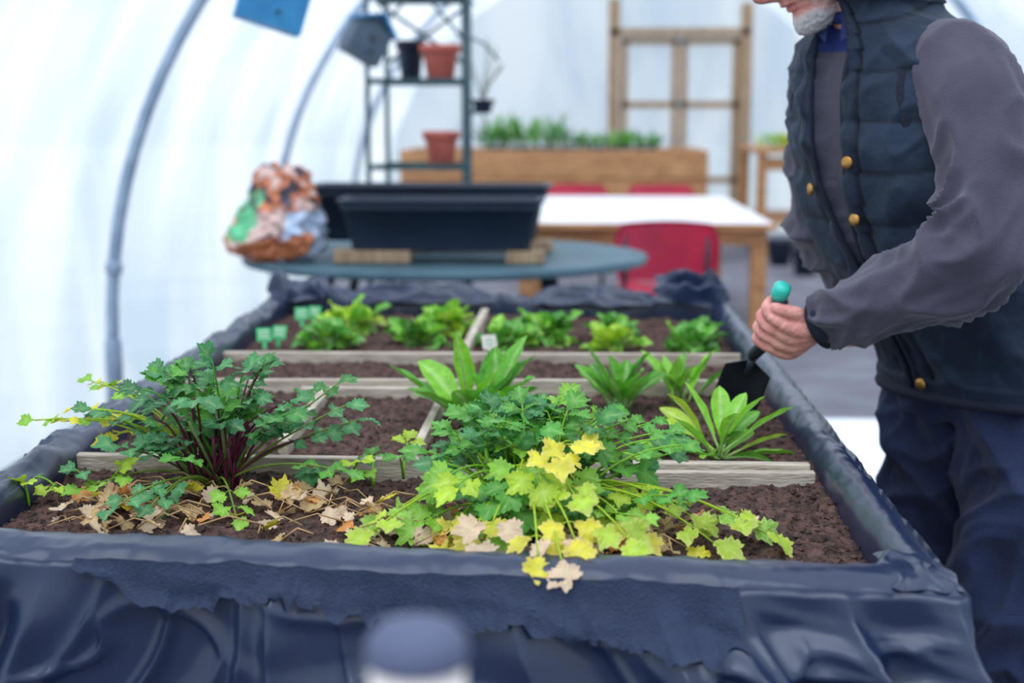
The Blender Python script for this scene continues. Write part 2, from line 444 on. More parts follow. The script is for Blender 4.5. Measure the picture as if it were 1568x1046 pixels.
def blade(b,base,az,Ln,rise,W,col,rg,bend=.5,petiole=.25,rib=None,ruf=.08,n=14,shape=.75):
    out=Vector((math.cos(az),math.sin(az),0))
    el=rise; P1=base+(out*math.cos(el)+Vector((0,0,math.sin(el))))*Ln*.6
    P2=P1+(out*math.cos(el-bend)+Vector((0,0,math.sin(el-bend))))*Ln*.45
    vs=[];cols=[];side=out.cross(Vector((0,0,1))); tw=rg.uniform(-.6,.6)
    rib=rib or mixc(col,(.8,.9,.5,1),.35); ph=rg.uniform(0,6)
    for k in range(n+1):
        t=k/n; p=bez(base,P1,P2,t); tg=(bez(base,P1,P2,min(1,t+.02))-bez(base,P1,P2,max(0,t-.02))).normalized()
        s2=(side*math.cos(tw)+Vector((0,0,1))*math.sin(tw)); nn=s2.cross(tg).normalized()
        if t<petiole: w=.10
        else:
            q=(t-petiole)/(1-petiole); w=max(.02,math.sin(PI*min(1,q)**shape))**.75 if q<1 else .02
            w=max(w,.10*(1-q))
        for j in range(7):
            e=(j-3)/3; r=ruf*abs(e)*math.sin(t*22+ph+(1 if e>0 else 0)*1.7)*w
            blis=.05*math.sin(t*40+e*5+ph)*(1-abs(e))*w if ruf>.1 else 0
            vs.append(p+s2*e*w*W+nn*W*(.35*abs(e)**1.3*w+r+blis)); cols.append(rib if abs(e)<.2 else (jit(col,rg,.06)))
    fs=[]
    for k in range(n):
        for j in range(6): a=k*7+j; fs.append((a,a+1,a+8,a+7))
    b.add(vs,fs,0,cols=cols)
    b.tube([bez(base,P1,P2,t/8) -Vector((0,0,.001)) for t in range(8)],[lerp(.0028,.0007,t/7) for t in range(8)],5,0,rib)
# left celery plant: leggy purple stems, leaves at the tips
rg=random.Random(11); b=MB(); B0=Vector((-.55,2.10,.782))
for k in range(54):
    az=rg.uniform(0,2*PI); reach=rg.uniform(.02,.16)*(1 if math.cos(az)>-.3 else .85); end=rg.uniform(.10,.215)-reach*.3
    base=B0+Vector((rg.uniform(-.03,.03),rg.uniform(-.02,.02),0))
    compound(b,base,az,reach,end*rg.uniform(.6,1.0),end,rg.uniform(.028,.041),rg.choice([G1,G1,GB,GD,GB,G2]),rg,stem=rg.choice([PUR,PUR,G2,mixc(PUR,G2,.5)]),pairs=2,face=-.5)
for k in range(9):
    az=rg.uniform(PI*.82,PI*1.08); compound(b,B0,az,rg.uniform(.16,.27),.13,rg.uniform(.08,.15),.030,rg.choice([G3,G4,YL,GB,YL]),rg,stem=G4)
for az,re_,e,c in((3.75,.20,.03,G3),(4.35,.17,.0,GB),(4.55,.22,.035,GB),(4.45,.27,.045,GB),(5.1,.20,.01,G3),(5.95,.22,.05,G2),(.1,.2,.13,GB),(.25,.22,.10,GB),(.5,.2,.15,G1)):
    compound(b,B0,az,re_,.07,e,.036,c,rg,stem=mixc(PUR,G3,.6))
for k in range(34):
    az=rg.uniform(0,2*PI);h=rg.uniform(.06,.13); b.tube([B0+Vector((rg.uniform(-.03,.03),rg.uniform(-.02,.02),-.01)),B0+Vector((math.cos(az)*.055,math.sin(az)*.055,h))],.0028,6,0,rg.choice([PUR,PUR,mixc(PUR,G2,.5)]))
b.build('celery_plant',['leaf'])
# large central plant with yellowing lower leaves
rg=random.Random(23); b=MB(); B0=Vector((-.065,1.93,.782))
for k in range(88):
    az=rg.uniform(-.3,PI+.3) if rg.random()<.6 else rg.uniform(0,2*PI)
    mx_=.12 if math.cos(az)<-.2 else .21
    reach=rg.uniform(.02,mx_); end=rg.uniform(.09,.185)-reach*.25
    base=B0+Vector((rg.uniform(-.05,.05),rg.uniform(-.03,.04),0))
    compound(b,base,az,reach,end*rg.uniform(.7,1.0),end,rg.uniform(.029,.041),rg.choice([G2,G2,G1,GB,L((90,170,62)),L((74,156,68)),G3]),rg,stem=G3,face=-.45)
for k in range(30):
    az=rg.uniform(-PI*.95,0); reach=rg.uniform(.04,.17)
    end=rg.uniform(.05,.15)-reach*.3
    compound(b,B0,az,reach,max(.06,end+.04),end,rg.uniform(.036,.050),rg.choice([G4,G3,G3,G3,G2,G2,G2,G4]),rg,stem=rg.choice([G3,G4]),pairs=1,face=-.7)
for az,re_,e,c in((-1.35,.33,.070,YL),(-1.12,.33,.064,G4),(-1.50,.35,.056,YL),(-1.42,.37,.056,PK),(-1.9,.22,.04,YL),(-1.75,.27,.05,PK),(-2.6,.26,.025,G4),(-2.9,.22,.02,G3),(-2.2,.19,.02,YL),(-.5,.31,.02,G4),(-.2,.34,.02,G3),(-.35,.26,.04,G4),(-.28,.37,.02,G4),(-.75,.22,.03,YL),(-1.3,.16,.13,YL),(-1.0,.13,.14,YL),(-1.2,.2,.09,G4)):
    compound(b,B0,az,re_*.9,.13,e,.046,c,rg,stem=G4,edge=mixc(c,PK,.35),pairs=1,face=-.6,drop=.35 if re_>.3 and math.sin(az)<-.8 else 0)
for k in range(40):
    az=rg.uniform(0,2*PI);h=rg.uniform(.05,.12); b.tube([B0+Vector((rg.uniform(-.05,.05),rg.uniform(-.03,.03),-.01)),B0+Vector((math.cos(az)*.07,math.sin(az)*.06,h))],.0028,6,0,rg.choice([G3,G4,G2]))
b.build('parsley_plant',['leaf'])
rg=random.Random(5); b=MB()
for k in range(170):
    q=rg.random()
    if q<.5: x=-.065+rg.gauss(0,.14); y=1.86+rg.gauss(0,.05)
    elif q<.8: x=-.42+rg.gauss(0,.12); y=1.97+rg.gauss(0,.06)
    else: x=-.62+rg.gauss(0,.06); y=1.93+rg.gauss(0,.05)
    y=max(1.79,y); x=min(.30,x)
    p=Vector((x,y,soilz(x,y)+rg.uniform(.004,.022)))
    leaflet(b,p,Vector((rg.uniform(-1,1),rg.uniform(-1,1),rg.uniform(-.2,.4))),Vector((rg.uniform(-.6,.6),rg.uniform(-.9,.3),1)),rg.uniform(.020,.042),jit(rg.choice([DR,PK,DR,YL,OR_,PK,PK]),rg),None,rg.uniform(-.8,.8),rg)
    q2=p+Vector((rg.uniform(-.08,.08),rg.uniform(-.04,.04),rg.uniform(0,.01))); b.tube([p,(p+q2)/2+Vector((0,0,.012)),q2],.0012,5,0,jit(DR,rg))
b.build('dried_leaf_litter',['leaf'])
rg=random.Random(9); b=MB()
for x,y in((-.80,1.99),(-.77,2.04),(-.70,2.02),(-.40,2.12),(-.35,2.14),(-.31,2.12),(-.27,2.17),(-.20,2.1),(-.66,2.28)):
    for q in range(2):
        compound(b,Vector((x,y,.785)),rg.uniform(0,2*PI),rg.uniform(.01,.05),.03,rg.uniform(.02,.06),.028,rg.choice([G2,G3,GB,G4]),rg,pairs=1,stem=G3)
b.build('celery_seedlings',['leaf'])
def rosette(name,pos,n,Ln,W,cols,seed,rise=(.5,1.3),spread=.02,bend=.5,ruf=.08,pet=.25,shape=.75):
    rg=random.Random(seed); b=MB()
    for k in range(n):
        az=2*PI*(k*.382+rg.random()*.1)
        rr_=lerp(rise[0],rise[1],min(1,max(0,k/n+rg.uniform(-.15,.15))))
        base=Vector((pos[0]+rg.uniform(-spread,spread),pos[1]+rg.uniform(-spread,spread),.782))
        blade(b,base,az,Ln*rg.uniform(.75,1.1),rr_,W*rg.uniform(.75,1.15),jit(rg.choice(cols),rg,.12),rg,bend*rg.uniform(.4,1.3),pet,None,ruf,shape=shape)
    return b.build(name,['leaf'])
VG=L((106,180,52)); VG2=L((144,210,62)); LG=L((188,220,64))
rosette('chard_plant',(-.17,2.56),22,.165,.027,[VG,G2,VG2,VG],31,(.5,1.45),.04,.5,.10,.25,.8)
rosette('chard_plant',(.085,2.74),15,.120,.022,[VG,G2,VG],32,(.7,1.45),.02,.5,.10,.25,.8)
rosette('chard_plant',(.22,2.80),10,.12,.019,[VG,VG2],35,(.8,1.4),.03,.5,.10,.25,.8)
rosette('romaine_lettuce',(.240,2.34),19,.145,.0165,[VG2,LG,VG2,VG,VG2],33,(.10,1.25),.012,.45,.08,.2,1.2)
for i,(x,y,sz,seed) in enumerate([(-.61,3.46,.85,41),(-.60,3.76,.95,42),(-.40,3.52,.85,43),(-.345,3.72,.9,49),(-.17,3.46,.85,44),(-.08,3.60,.95,48),(.085,3.46,.82,45),(.10,3.68,.7,50),(.275,3.44,.82,46),(.315,3.58,.7,47)]):
    rosette('spinach_plant',(x,y),38,.098*sz,.028*sz,[G2,VG,G2,VG2,G3,L((74,150,50))] if i not in(1,3,6) else [VG2,G3,LG,G4,VG],seed,(.15,1.5),.034*sz,1.0,.16,.38)
b=MB()
for x,y,a,mi in((-.765,3.42,.3,0),(-.735,3.46,-.2,0),(-.745,3.80,.2,0),(-.715,3.83,-.3,0),(-.205,3.33,.5,1)):
    Rm=Matrix.Translation((x,y,.818))@Matrix.Rotation(a,4,'Z')@Matrix.Rotation(-.35,4,'X')
    b.box(None,(.036,.002,.034),mi,M4=Rm); b.box(None,(.009,.002,.05),mi,M4=Rm@Matrix.Translation((0,0,-.035)))
    for q in range(3): b.box(None,(.024,.001,.0025),1-mi,M4=Rm@Matrix.Translation((0,-.0016,.009-.008*q)))
b.build('plant_labels',['tag','postw'],bevel=.0006)

# ------------------------------------------------ background furniture
b=MB(); C=(-.55,5.95,0)
b.lathe((C[0],C[1],.74),[(.01,.0),(.80,.0),(.84,.005),(.85,.02),(.845,.036),(.82,.04),(.80,.036),(.01,.036)],72,0,1,.9)
for sx in(-1,1):
    for sy in(-1,1):
        b.tube([(C[0]+sx*.42,C[1]+sy*.36,.75),(C[0]+sx*.50,C[1]+sy*.42,.35),(C[0]+sx*.58,C[1]+sy*.48,.0)],.022,10,1)
b.tube([(C[0]-.5,C[1]-.42,.35),(C[0]+.5,C[1]-.42,.35)],.012,8,1); b.tube([(C[0]-.5,C[1]+.42,.35),(C[0]+.5,C[1]+.42,.35)],.012,8,1)
b.build('oval_patio_table',['teal','dark'])
TZ=.781
b=MB()
for x,y,w in((-.80,5.56,.30),(-.20,5.56,.15)):
    b.box((x,y,TZ+.024),(w,.14,.048),0,.05)
    b.box((x+.02,y+.45,TZ+.024),(w,.16,.048),0,-.08)
b.build('timber_blocks',['woodv'],bevel=.004)
def rr(cx,cy,hx,hy,r,z,n=6):
    pts=[]
    for qx,qy,a0 in((1,1,0),(-1,1,PI/2),(-1,-1,PI),(1,-1,3*PI/2)):
        for k in range(n+1):
            a=a0+PI/2*k/n; pts.append(Vector((cx+qx*(hx-r)+r*math.cos(a),cy+qy*(hy-r)+r*math.sin(a),z)))
    return pts
def trough(name,cx,cy,z,hx,hy,h,rz=0):
    b=MB()
    S=[(.86,.72,0),(.865,.73,.01),(.93,.88,h*.78),(.935,.89,h*.78),(.965,.93,h*.80),(.965,.93,h*.84),(.96,.92,h*.86),(.975,.94,h*.93),(1,1,h*.94),(1,1,h*.985),(.985,.97,h),(.95,.90,h),(.93,.87,h*.95),(.84,.68,.015)]
    b.rings([rr(cx,cy,hx*a,hy*c,.035,z+zz) for a,c,zz in S]) 
    return b.build(name,['trough'])
trough('trough_planter',-.53,5.60,TZ+.048,.405,.13,.200)
trough('trough_planter',-.615,6.03,TZ+.048,.51,.14,.235)
# compost bag: slumped, tapering to a crumpled open top
b=MB(); n=110; rsn=[];cols=[]
bro=L((172,98,58)); ora=L((216,126,84)); wht=L((196,212,236)); grn=L((96,190,136)); dk=L((64,62,80)); pk=L((226,190,180))
hp=[(0,.13),(.03,.175),(.08,.19),(.14,.175),(.19,.155),(.24,.135),(.28,.12),(.31,.11),(.34,.10),(.365,.075),(.35,.03),(.33,.01)]
for i in range(90):
    t=i/89*(len(hp)-1); k=min(int(t),len(hp)-2); z=lerp(hp[k][0],hp[k+1][0],t-k); r=lerp(hp[k][1],hp[k+1][1],t-k)
    ring=[]
    for j in range(n):
        a=2*PI*j/n; cx,cy=math.cos(a),math.sin(a)
        q=1+.20*nz(cx*1.5,cy*1.5,z*6)+.20*(max(0,1-abs(nz(cx*3+z*9,cy*3,z*10))*3)-.4)+.12*(max(0,1-abs(nz(cx*7-z*12,cy*7+z*9,z*20))*3)-.4)
        if z<.02: q=1
        zo=.03*nz(cx*3,cy*3,9)*sstep(.25,.36,z)
        ring.append(Vector((-1.185+cx*r*q+.015*z/.3,5.62+cy*r*q*.78,TZ+z+zo)))
        v=nz(cx*1.1+5,cy*1.1-z*3,z*8+3); u=nz(cx*2.4+z*8,cy*2.4,z*16+9)
        c=bro if (z<.085 and v<.2) else (ora if v<.0 else (dk if v<.16 else pk))
        if cx>.1+z and z<.24 and v>-.3: c=wht
        if cx<-.45 and .08<z<.28 and u>-.1: c=grn
        if z>=.20 and c!=grn: c=pk if u>.22 else (dk if u<-.12 else (ora if u<.1 else bro))
        cols.append(jit(c,random,.08))
    rsn.append(ring)
b.rings(rsn,0,cols=cols); b.build('compost_bag',['attr'])
b=MB()
b.box((.38,9.4,.735),(1.46,2.8,.03),0)
b.box((.38,8.06,.675),(1.38,.03,.09),1);b.box((.38,10.72,.675),(1.38,.03,.09),1)
for x in(-.31,1.06): b.box((x,9.4,.675),(.03,2.66,.09),1)
for x in(-.28,1.03):
    for y in(8.1,10.65): b.box((x,y,.36),(.09,.09,.72),1)
b.box((.38,7.985,.735),(1.47,.02,.034),1)
b.build('wooden_table',['tablew','wood'],bevel=.004)
def chair(x,y,rz):
    b=MB(); Rz=Matrix.Rotation(rz,3,'Z'); o=Vector((x,y,0)); T=lambda p:Rz@Vector(p)+o
    for part in('seat','back'):
        front=[];rearr=[]; n=14
        for i in range(n+1):
            for j in range(n+1):
                u=i/n*2-1; v=j/n
                if part=='seat':
                    w=.23*(1-.05*abs(2*v-1)**4); p=(u*w,-.20+.42*v,.45-.02*(1-u*u)+.02*(v-.5)**2)
                else:
                    w=.27*(1-.16*abs(2*v-1)**3); p=(u*w,-.23-.06*v+.03*(1-u*u),.50+.32*v-.012*u*u*v)
                front.append(T(p)); q=(p[0],p[1]-(.012 if part=='back' else 0),p[2]-(.012 if part=='seat' else 0)); rearr.append(T(q))
        m=n+1;fs=[];N=m*m
        for i in range(n):
            for j in range(n):
                k=i*m+j; fs.append((k,k+m,k+m+1,k+1)); fs.append((N+k,N+k+1,N+k+m+1,N+k+m))
        bd=[(i*m,(i+1)*m) for i in range(n)]+[(n*m+j,n*m+j+1) for j in range(n)]+[((i+1)*m+n,i*m+n) for i in range(n)]+[(j+1,j) for j in range(n)]
        for a,c in bd: fs.append((a,c,N+c,N+a))
        b.add(front+rearr,fs,0)
    for sx in(-1,1):
        b.tube([T((sx*.21,-.27,.74)),T((sx*.21,-.245,.5)),T((sx*.21,-.21,.43)),T((sx*.22,-.26,0))],.012,8,1)
        b.tube([T((sx*.21,-.2,.43)),T((sx*.21,.18,.43)),T((sx*.22,.22,0))],.012,8,1)
    b.tube([T((-.21,.18,.42)),T((.21,.18,.42))],.011,8,1)
    b.build('red_chair',['red','dark'])
chair(.46,7.55,0); chair(-.02,11.0,PI); chair(.66,11.0,PI)
b=MB(); fx=(-1.06,-.545); bx=(-1.01,-.60); yf,yb=7.25,7.62
posts=[(fx[0],yf),(fx[1],yf),(bx[0],yb),(bx[1],yb)]
for x,y in posts: b.tube([(x,y,0),(x,y,2.02)],.014,8)
for z in(.30,.70,1.09,1.52,1.94):
    b.beam((fx[0],yf,z),(fx[1],yf,z),.02,.03);b.beam((bx[0],yb,z),(bx[1],yb,z),.02,.03)
    b.beam((fx[0],yf,z),(bx[0],yb,z),.02,.02);b.beam((fx[1],yf,z),(bx[1],yb,z),.02,.02)
    for k in range(1,7):
        t=k/7; b.tube([(lerp(fx[0],bx[0],t),lerp(yf,yb,t),z),(lerp(fx[1],bx[1],t),lerp(yf,yb,t),z)],.005,6)
b.tube([(fx[0],yb,1.94),(bx[1],yb,1.62)],.010,6);b.tube([(bx[0],yb,1.62),(fx[1],yb,1.94)],.010,6)
b.tube([(fx[0]+.02,yf,1.72),(fx[0]+.2,yf,1.92)],.008,6);b.tube([(fx[1]-.02,yf,1.72),(fx[1]-.2,yf,1.92)],.008,6)
b.tube([(fx[1],yf,1.74),(fx[1]+.08,yf,1.70),(fx[1]+.15,yf,1.62)],.006,6)
b.tube([(fx[1],yf,1.36),(fx[1]+.02,yf,1.36),(fx[1]+.035,yf,1.40)],.008,6)
b.build('metal_plant_stand',['stand'])
def pot(name,x,y,z,r,h,mi='terra'):
    b=MB(); b.lathe((x,y,z),[(.6*r,0),(.66*r,.004),(.86*r,h*.74),(.87*r,h*.75),(1.0*r,h*.76),(1.02*r,h*.98),(.98*r,h),(.90*r,h),(.88*r,h*.86)],32,0)
    b.lathe((x,y,z+h*.82),[(.89*r,0),(.5*r,.006),(.01,.008)],24,1,cap0=False)
    b.build(name,[mi,'soil'])
pot('terracotta_pot',-.70,7.36,1.535,.105,.17); pot('terracotta_pot',-.70,7.38,1.105,.098,.165); pot('plastic_pot',-.87,7.52,1.535,.078,.2,'trough')
pot('hanging_pot',-.475,7.25,1.36,.06,.07,'trough')
b=MB(); rg=random.Random(8)
for k in range(9):
    a=rg.uniform(0,2*PI); b.tube([(-.475,7.25,1.41),(-.475+.03*math.cos(a),7.25,1.5),(-.475+.10*math.cos(a),7.25+.1*math.sin(a),1.45+rg.uniform(.1,.3))],.003,5,0,L((120,120,90)))
b.build('dry_twigs',['leaf'])
def birdbox(c,rz,tilt,sc,mi):
    b=MB(); Rm=(Matrix.Translation(Vector(c))@Matrix.Rotation(rz,4,'Z')@Matrix.Rotation(tilt,4,'Y')).to_4x4()
    b.box(None,(.22*sc,.15*sc,.20*sc),0,M4=Rm)
    for sg in(-1,1):
        b.box(None,(.16*sc,.20*sc,.014),1,M4=Rm@Matrix.Translation((sg*.065*sc,0,.135*sc))@Matrix.Rotation(sg*.6,4,'Y'))
    b.box(None,(.12*sc,.14*sc,.08*sc),0,M4=Rm@Matrix.Translation((0,0,.11*sc))@Matrix.Rotation(.785,4,'Y')@Matrix.Scale(.8,4))
    q=Rm@Vector((0,-.076*sc,.02)); b.sphere(q,.022*sc,2,8,(1,.3,1))
    b.tube([Rm@Vector((.02,-.07*sc,-.05*sc)),Rm@Vector((.02,-.14*sc,-.05*sc))],.006,6,2)
    top=Rm@Vector((0,0,.16*sc)); zc=ZC+math.sqrt(R*R-(top.x-XC)**2)-.002
    b.tube([top,(top.x,top.y,zc)],.003,6,2)
    b.build('hanging_bird_box',mi,bevel=.003)
birdbox((-1.05,5.0,1.755),.3,.30,1.05,['blue','blue','dark'])
birdbox((-1.03,7.0,1.70),.5,.5,.85,['slate','blue','dark'])
b=MB()
for k in range(4):
    b.box((-.215,13.03,.13+.26*k),(2.80,.05,.252)); b.box((-.215,14.2,.13+.26*k),(2.80,.05,.252))
    b.box((-1.59,13.6,.13+.26*k),(.05,1.15,.252)); b.box((1.16,13.6,.13+.26*k),(.05,1.15,.252))
b.box((-.215,13.6,.93),(2.7,1.12,.06),1)
b.build('timber_raised_planter',['wood','soil'],bevel=.006)
rg=random.Random(77)
b=MB()
for k in range(7):
    x=-.75+.23*k; b.rings([rr(x,13.35,.1,.2,.02,.962+z) for z in(0,.10)],0)
b.build('seed_trays',['trough'])
b=MB()
for k in range(280):
    x=rg.uniform(-.9,.75); y=rg.uniform(13.15,13.5)
    blade(b,Vector((x,y,1.063)),rg.uniform(0,6.28),(rg.uniform(.18,.40) if x<-.1 else rg.uniform(.1,.2)),rg.uniform(.7,1.5),rg.uniform(.008,.022),jit(rg.choice([G1,VG,GB,G2]),rg),rg,.5,.1,n=6)
b.build('tray_seedlings',['leaf'])
b=MB()
yy=14.3
b.box((2.05,yy,1.02),(.72,1.6,.05))
for x in(1.74,2.36):
    for y in(yy-.72,yy+.72): b.box((x,y,.5),(.09,.09,1.0))
b.box((2.05,yy-.72,.9),(.62,.04,.12)); b.box((2.05,yy,.35),(.66,1.5,.04))
b.build('potting_bench',['wood'],bevel=.005)
b=MB(); rg=random.Random(4)
for k in range(60): blade(b,Vector((rg.uniform(1.75,2.35),rg.uniform(13.7,14.2),1.047)),rg.uniform(0,6.28),.16,rg.uniform(.8,1.5),.02,jit(rg.choice([VG,G4,YL,G2]),rg),rg,.6,.1,n=6)
b.build('bench_seedlings',['leaf'])
for x,y in((1.95,12.2),(2.25,12.7),(1.85,13.0)): pot('plastic_pot',x,y,0,.13,.24,'trough')
b=MB(); b.box((1.55,5.3,.004),(2.1,2.0,.008)); b.build('white_floor_sheet',['sheet'])
b=MB(); x,y=-.081,.70
b.lathe((x,y,0),[(.025,0),(.025,1.072)],24,0); b.lathe((x,y,1.070),[(.0262,0),(.0268,.002),(.0266,.012),(.021,.019),(.008,.021)],24,1); b.lathe((x,y,0),[(.06,0),(.06,.02),(.026,.03)],24,1)
b.build('capped_marker_post',['postw','postg'])

# ------------------------------------------------ man
man=empty('man')
F=Vector((-.86,-.51,0)).normalized(); Rt=Vector((F.y,-F.x,0))
VB=[(.84,.765,2.66,.185,.135),(.90,.755,2.655,.195,.145),(.98,.715,2.645,.20,.15),(1.07,.668,2.63,.205,.150),(1.16,.625,2.62,.208,.150),(1.25,.592,2.61,.212,.146),(1.34,.574,2.60,.212,.138),(1.41,.562,2.595,.203,.125),(1.46,.552,2.59,.175,.110),(1.50,.540,2.585,.125,.098),(1.525,.528,2.58,.090,.087),(1.555,.512,2.572,.085,.086),(1.580,.50,2.566,.088,.090)]
def vinterp(t):
    t*= (len(VB)-1); k=min(int(t),len(VB)-2); f=t-k
    P=[VB[max(0,k-1)],VB[k],VB[k+1],VB[min(len(VB)-1,k+2)]]
    return [0.5*((2*P[1][i])+(P[2][i]-P[0][i])*f+(2*P[0][i]-5*P[1][i]+4*P[2][i]-P[3][i])*f*f+(3*P[1][i]-P[0][i]-3*P[2][i]+P[3][i])*f**3) for i in range(5)]
cv=L((36,50,70)); cv2=L((27,39,58)); cf=L((80,76,90)); csh=L((32,46,110)); seam=L((13,20,32))
b=MB(); NR,NA=190,220; rsn=[];cols=[]
AC=.06
def openw(z): return .03+.10*sstep(1.05,1.30,z)+.12*sstep(1.38,1.56,z)
def vpoint(z_t,a,off=0):
    z,cx,cy,hw,hd=vinterp(z_t)
    ca,sa=math.cos(a),math.sin(a)
    e=.85
    x=math.copysign(abs(ca)**e,ca)*hd; y=math.copysign(abs(sa)**e,sa)*hw
    c=Vector((cx,cy,z)); d=(F*x+Rt*y)
    return c+d+d.normalized()*off, z, d.normalized()
for i in range(NR+1):
    t=i/NR; ring=[]
    for j in range(NA):
        a=2*PI*j/NA
        if a>PI: a-=2*PI
        p,z,d=vpoint(t,a)
        w=openw(z)
        isv=abs(a-AC)>w
        q=abs(a-AC)-w
        if isv:
            ph=((z+.025*math.cos(a)+.01*nz(p.x*8,p.y*8,z*5))%.085)/.085
            on = 1 if z>1.02 else .2
            off=.012+.0075*math.sin(PI*ph)**.6*on+.006*nz(p.x*14,p.y*14,p.z*10)+.012*(max(0,1-abs(nz(p.x*7+p.z*7,p.y*7,p.z*5))*3)-.4)+.005*(max(0,1-abs(nz(p.x*20,p.y*20+p.z*9,p.z*13))*3)-.4)
            col=mixc(cv,cv2,.5+.5*nz(p.x*10,p.y*10,p.z*10))
            if ph<.05 or ph>.96: col=mixc(col,seam,.6*on)
            if q<.11: off+=.005; col=cv2
            if .11<=q<.14: col=seam; off-=.004
            if z<.875: col=cv2; off=.018
            if z>1.54: off+=.006
        else:
            col=cf if z<1.46 else csh
            off=-.010+.004*nz(p.x*20,p.y*20,p.z*12)
        if i==0: off-=.02
        ring.append(p+d*off); cols.append(col)
    rsn.append(ring)
b.rings(rsn,0,cols=cols,cap1=False)
b.build('quilted_vest',['vest'],man)
b=MB()
for zb,sg in((.87,1),(1.27,1),(1.17,1),(1.22,-1)):
    z_t=min(range(600),key=lambda k:abs(vinterp(k/600)[0]-zb))/600
    a=AC-(openw(zb)+.065)*sg
    p,_,d=vpoint(z_t,a,.024); R3=d.to_track_quat('Z','Y').to_matrix()
    b.lathe(p,[(.004,0),(.0105,.001),(.0115,.005),(.009,.008),(.001,.0075)],20,0,R=R3)
b.build('vest_buttons',['brass'],man)
b=MB()
for sg in(-1,1):
    b.tube([vpoint(t/60,AC+sg*(openw(vinterp(t/60)[0])+.008),.016)[0] for t in range(0,61)],.0045,8,0)
b.tube([vpoint(.012,2*PI*k/60,.020)[0] for k in range(61)],.010,8,0)
b.tube([vpoint(1,2*PI*k/60,.016)[0] for k in range(61)],.006,8,0)
b.build('vest_edging',['navy'],man)
def slv(seed,el):
    def f(t,a,p):
        A=.005+.014*math.exp(-((t-el)/.16)**2)+.006*sstep(.72,1,t)
        g1=max(0,1-abs(nz(math.cos(a)*.8+seed,math.sin(a)*.8,t*7+.8*math.cos(a)))*2.6)
        g2=max(0,1-abs(nz(math.cos(a)*1.6+seed,math.sin(a)*1.6+4,t*13-.6*math.sin(a)))*2.6)
        g3=max(0,1-abs(nz(math.cos(a-.5)*1.6+t*3+seed,math.sin(a)*1.6,t*3))*2.2)
        return A*(g1*g1*1.5+g2*.35-.6)+.007*(g3*g3-.35)*sstep(.06,.25,t)
    return f
sh=Vector((.555,2.59,1.415))-Rt*.165
W=Vector((.425,2.43,1.000))
b=MB()
b.tube([sh+Rt*.09,sh+Rt*.02+Vector((0,0,.005)),(.650,2.405,1.37),(.668,2.345,1.27),(.655,2.305,1.175),(.605,2.315,1.105),(.53,2.355,1.06),(.465,2.40,1.025),W],[.080,.092,.088,.084,.082,.076,.066,.055,.043],72,0,sub=20,disp=slv(1,.56))
RE=Vector((.555,2.59,1.415))+Rt*.165
W2=Vector((.575,2.72,.985))
b.tube([RE-Rt*.09,RE-Rt*.02,(.50,2.79,1.36),(.495,2.86,1.25),(.50,2.86,1.15),(.54,2.82,1.07),(.565,2.77,1.02),W2],[.075,.086,.082,.078,.074,.066,.052,.043],56,0,sub=16,disp=slv(5,.58))
b.build('fleece_sleeves',['fleece'],man)
b=MB()
for sc,c in((-1,sh),(1,RE)):
    ax=(Rt*sc+Vector((0,0,.15))).normalized(); u=Vector((0,0,1)); u=(u-ax*u.dot(ax)).normalized(); w=ax.cross(u)
    cc=Vector(c)-Rt*sc*.030+Vector((0,0,-.035))
    b.tube([cc+u*math.cos(2*PI*k/40)*.118+w*math.sin(2*PI*k/40)*.098 for k in range(41)],.013,8)
b.build('vest_armholes',['navy'],man)
b=MB()
for w0,w1 in((W,(.465,2.40,1.025)),(W2,(.565,2.77,1.02))):
    d=(Vector(w0)-Vector(w1)).normalized(); b.tube([Vector(w0)-d*.012,Vector(w0)-d*.004,Vector(w0)+d*.010,Vector(w0)+d*.011],[.044,.0455,.0445,.036],28,0)
b.build('cuffs',['navy'],man)
b=MB()
def tube2(pts,r,n=24,flat=None): b.tube(pts,r,n,sub=5,flat=flat)
lhip=Vector((.775,2.66,.88))-Rt*.095; rhip=Vector((.775,2.66,.88))+Rt*.095
tube2([(.77,2.66,1.0),(.775,2.66,.93),(.778,2.66,.86),(.778,2.655,.78)],[.15,.165,.165,.12],28)
LL=[lhip+Vector((0,0,.04)),lhip+Vector((-.005,-.0,-.12)),(.805,2.545,.64),(.795,2.525,.48),(.835,2.535,.28),(.865,2.54,.06)]
RL=[rhip+Vector((0,0,.04)),rhip+Vector((-.01,0,-.12)),(.70,2.765,.64),(.69,2.77,.48),(.735,2.78,.28),(.765,2.79,.06)]
tube2(LL,[.11,.118,.105,.092,.085,.080]); tube2(RL,[.11,.118,.105,.092,.085,.080])
o=b.build('trousers',['trouser'],man)
def tdisp(p,n):
    lo=1 if p.z<.9 else .4
    g1=max(0,1-abs(nz(p.x*6+p.z*3,p.y*6,p.z*3.2))*3); g2=max(0,1-abs(nz(p.x*13,p.y*13+p.z*8,p.z*8+3))*3)
    return lo*(.028*(g1-.35)+.015*(g2-.35)+.010*math.exp(-((p.z-.08)/.06)**2)*math.sin(p.z*140))
remesh(o,.0055,5,tdisp)
b=MB()
